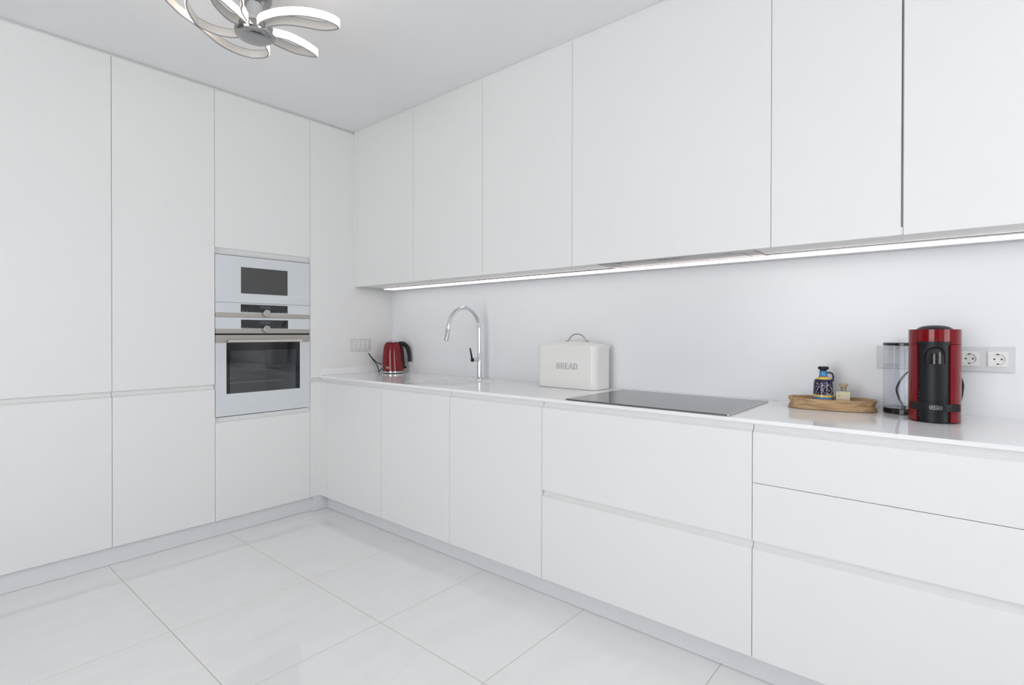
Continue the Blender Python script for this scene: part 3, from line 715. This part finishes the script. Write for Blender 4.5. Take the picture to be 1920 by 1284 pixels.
obj('head_rim', prism(NB(), arc_pts(MR-.002, -OP, OP, 20)+arc_pts(MR-.010, -OP, OP, 20)[::-1], 'z', 1.1803, 1.1903), 'black_satin', t, smooth=40)
bm = NB(); loft(bm, [[(MX+r*math.cos(2*PI*i/40), MY+.005+r*math.sin(2*PI*i/40), zz) for i in range(40)] for r, zz in ((.050,1.2306),(.0455,1.2350),(.038,1.2395),(.026,1.2430),(.010,1.2446))])
obj('lid', bm, 'black_satin', t, smooth=60, label='domed dark grey lid')
bm = text_bm('NESPRESSO', .0062); bend(bm, MR+.0002, MX, MY, 1.1955, -PI/2+.06); obj('lettering', bm, 'letter_dark', head)
SPX, SPY = MX+.004, MY-.0525   # spout hood
n = 40
prof = [(.0262, 1.1165), (.0265, 1.145), (.0255, 1.153), (.0225, 1.162), (.0170, 1.1695), (.0090, 1.1740), (.002, 1.1750)]
obj('spout_hood', lathe(NB(), prof, SPX, SPY, 40), 'black_gloss', t, smooth=60)
obj('spout_nozzle', lathe(NB(), [(.010, 1.108), (.013, 1.1163)], SPX, SPY, 24), 'black_plastic', t, smooth=60)
bm = NB()   # recess ring round the hood
for i in range(24):
    a0_, a1_ = PI*i/24, PI*(i+1)/24
    q = [(SPX+r*math.cos(a), 1.148+r*math.sin(a)*1.12) for r, a in ((.0300, a0_), (.0300, a1_), (.0275, a1_), (.0275, a0_))]
    prism(bm, q, 'y', MY-MR+.0062, MY-MR+.0082)
obj('hood_surround', bm, 'black_plastic', t)
# cup support
CR = .0745; CYM = MY-.0075
bm = NB(); A_ = math.radians(62)
def sup(r, a0, a1, n): return [(MX+.003+r*math.sin(a0+(a1-a0)*i/n), CYM-r*math.cos(a0+(a1-a0)*i/n)) for i in range(n+1)]
out = sup(CR, -A_, A_, 32); inn = [(MX+.003-CR*math.sin(A_)*.9, CYM-CR*math.cos(A_)+.004), (MX+.003+CR*math.sin(A_)*.9, CYM-CR*math.cos(A_)+.004)]
loft(bm, [[(x, y, .9625) for x, y in out+inn[::-1]], [(x, y, .9640) for x, y in out+inn[::-1]], [(x, y, .9860) for x, y in out+inn[::-1]]])
cs = obj('cup_support', bm, 'black_plastic', t, smooth=40)
bm = NB()
for i in range(-8, 9):
    for j in range(4):
        r_ = CR-.006-.007*j; a = i*.115+(j % 2)*.05; x, y = MX+.003+r_*math.sin(a), CYM-r_*math.cos(a); box(bm, x-.0018, x+.0018, y-.0012, y+.0012, .9860, .9868)
obj('drip_grid', bm, 'black_gloss', cs)
bm = text_bm("De'Longhi", .0058); bend(bm, CR+.0002, MX+.003, CYM, .9745, -PI/2+.055); obj('lettering', bm, 'badge_silver', cs)
bm = NB(); L_ = []
RB, HL = .0056, .0112
for sgn in (1, -1):
    L_ += [(sgn*(HL+0)+sgn*RB*math.cos(a), sgn*RB*math.sin(a), sgn*HL) for a in [-PI/2+PI*i/14 for i in range(15)]]
    L_ += [(sgn*(HL-2*HL*i/10), sgn*RB, sgn*(HL-2*HL*i/10)) for i in range(1, 10)]
K_ = len(L_)
for i in range(K_):
    p, q = L_[i], L_[(i+1) % K_]; sc = .84
    prism(bm, [(p[0], p[1]), (q[0], q[1]), (q[2]+(q[0]-q[2])*sc, q[1]*sc), (p[2]+(p[0]-p[2])*sc, p[1]*sc)], 'y', -.0003, 0)
bend(bm, CR+.0002, MX+.003, CYM, .9745, -PI/2+.055); obj('badge_outline', bm, 'badge_silver', cs)
for sgn in (-1, 1):
    for zz in (1.020, 1.006, .992, .950, .942):
        a = sgn*(OP-.05); x, y = MX+(MR-.0055)*math.sin(a), MY-(MR-.0055)*math.cos(a); obj('notch', box(NB(), x-.002, x+.002, y-.002, y+.002, zz-.0022, zz+.0022), 'black_plastic', t)
# water tank on its arm
TX, TY, TR = 3.199, .5225, .0655
obj('tank_arm', box(NB(), 3.215, 3.30, YK+.0125, .545, ZW1+.0004, ZW1+.011), 'black_plastic', t)
obj('tank_base', lathe(NB(), [(TR-.002, ZW1+.0004), (TR, ZW1+.002), (TR, ZW1+.0185), (TR-.002, ZW1+.020)], TX, TY, 48), 'black_gloss', t, smooth=40)
bm = NB(); lathe(bm, [(TR-.003, ZW1+.0205), (TR-.0008, ZW1+.022), (TR-.0008, 1.1715)], TX, TY, 48, cap1=False); tank = obj('water_tank', bm, 'clear_plastic', t, smooth=40, label='clear empty water tank')
obj('tank_valve', lathe(NB(), [(.006, ZW1+.0206), (.006, ZW1+.026)], TX, TY-.01, 16), 'cable_grey', t)
obj('tank_lid', lathe(NB(), [(TR-.003, 1.1716), (TR+.001, 1.1735), (TR+.001, 1.1800), (TR-.002, 1.1825)], TX, TY, 48), 'black_gloss', t, smooth=40)
c1 = [(3.262, .585, 1.095), (3.225, .596, 1.085), (3.206, .596, 1.070), (3.190, .596, 1.051), (3.177, .596, 1.026), (3.170, .596, 1.001), (3.175, .596, .976), (3.185, .596, .950), (3.199, .596, .930), (3.24, .590, .9255), (3.29, .56, .9255)]
obj('flex', tube(NB(), c1, .0033, 8), 'cable_grey', t, smooth=60)
c2 = [(3.31, .48, 1.090), (3.345, .52, 1.085), (3.3635, .545, 1.045), (3.364, .550, 1.01), (3.358, .552, .97), (3.350, .550, .932), (3.33, .54, .9255), (3.30, .52, .9255)]
obj('flex', tube(NB(), c2, .004, 8), 'cable_black', t, smooth=60)

# ------------------------------------------------------------------ ceiling lamp
LX, LY, LZ = 1.093, -.9217, 2.455
t = thing('ceiling_lamp', 'chrome ceiling lamp with lit curling white ribbon arms', 'ceiling lamp', (LX, LY, LZ))
obj('canopy', lathe(NB(), [(.060, CEIL-.0005), (.066, CEIL-.004), (.066, 2.612), (.060, 2.602), (.045, 2.597), (.01, 2.595)], LX, LY, 48), 'chrome_smoked', t, smooth=40)
obj('stem', lathe(NB(), [(.030, 2.5945), (.030, 2.535), (.040, 2.528), (.058, 2.522), (.058, 2.5005)], LX, LY, 40), 'lamp_stem', t, smooth=40)
obj('hub', lathe(NB(), [(.070, 2.500), (.076, 2.495), (.079, 2.480), (.077, 2.463), (.070, 2.456), (.05, 2.4535), (.01, 2.453)], LX, LY, 64), 'chrome_smoked', t, smooth=40)
ARMS = [
 [(.065,-.020),(.113,-.025),(.194,.001),(.266,.053),(.310,.118),(.322,.173),(.309,.206),(.276,.200),(.231,.164),(.200,.109),(.165,.060),(.115,.025),(.070,.010)],
 [(.040,.056),(.063,.112),(.062,.160),(.055,.205),(.040,.250),(.026,.268),(.008,.255),(-.015,.215),(-.025,.180),(-.024,.106),(-.012,.068)],
 [(-.045,.060),(-.088,.097),(-.125,.118),(-.158,.120),(-.190,.103),(-.216,.073),(-.227,.010),(-.205,-.065),(-.160,-.130),(-.112,-.191),(-.034,-.246),(.037,-.272),(.100,-.268),(.140,-.235),(.135,-.190),(.095,-.120),(.055,-.055)],
 [(-.070,-.020),(-.112,-.056),(-.134,-.113),(-.125,-.177),(-.093,-.246),(-.052,-.298),(-.020,-.330),(.040,-.365),(.110,-.370),(.150,-.340),(.150,-.290)],
 [(.017,-.067),(.015,-.108),(.050,-.162),(.093,-.204),(.150,-.240),(.212,-.240),(.240,-.200),(.222,-.155),(.172,-.120),(.124,-.104),(.070,-.060)],
]
HB, TK = .037, .0055
for a in ARMS:
    P = smooth_path([(x, y, 0) for x, y in a], 7); n = len(P)
    area = sum(P[i].x*P[(i+1) % n].y-P[(i+1) % n].x*P[i].y for i in range(n)); sg = 1 if area > 0 else -1
    inner, outer, band = [], [], []
    for i, p in enumerate(P):
        d = (P[min(i+1, n-1)]-P[max(i-1, 0)]).normalized(); nn = Vector((d.y, -d.x, 0))*sg   # outward normal
        c0 = Vector((LX, LY, 2.470))+p
        inner.append([c0-nn*TK, c0, c0+Vector((0,0,HB)), c0-nn*TK+Vector((0,0,HB))])
        q0 = c0-nn*(TK+.0001); q1 = c0-nn*(TK+.0006); zl, zh = Vector((0,0,.003)), Vector((0,0,HB-.003))
        band.append([q1+zl, q0+zl, q0+zh, q1+zh])
        outer.append([c0+nn*.0002+Vector((0,0,.002)), c0+nn*.0025+Vector((0,0,.004)), c0+nn*.0025+Vector((0,0,HB-.004)), c0+nn*.0002+Vector((0,0,HB-.002))])
    arm = obj('arm', loft(NB(), inner), 'lamp_metal', t, smooth=40)
    obj('inner_band', loft(NB(), band), 'lamp_white', arm, smooth=40)
    obj('diffuser', loft(NB(), outer), 'lamp_diffuser', arm, smooth=40)
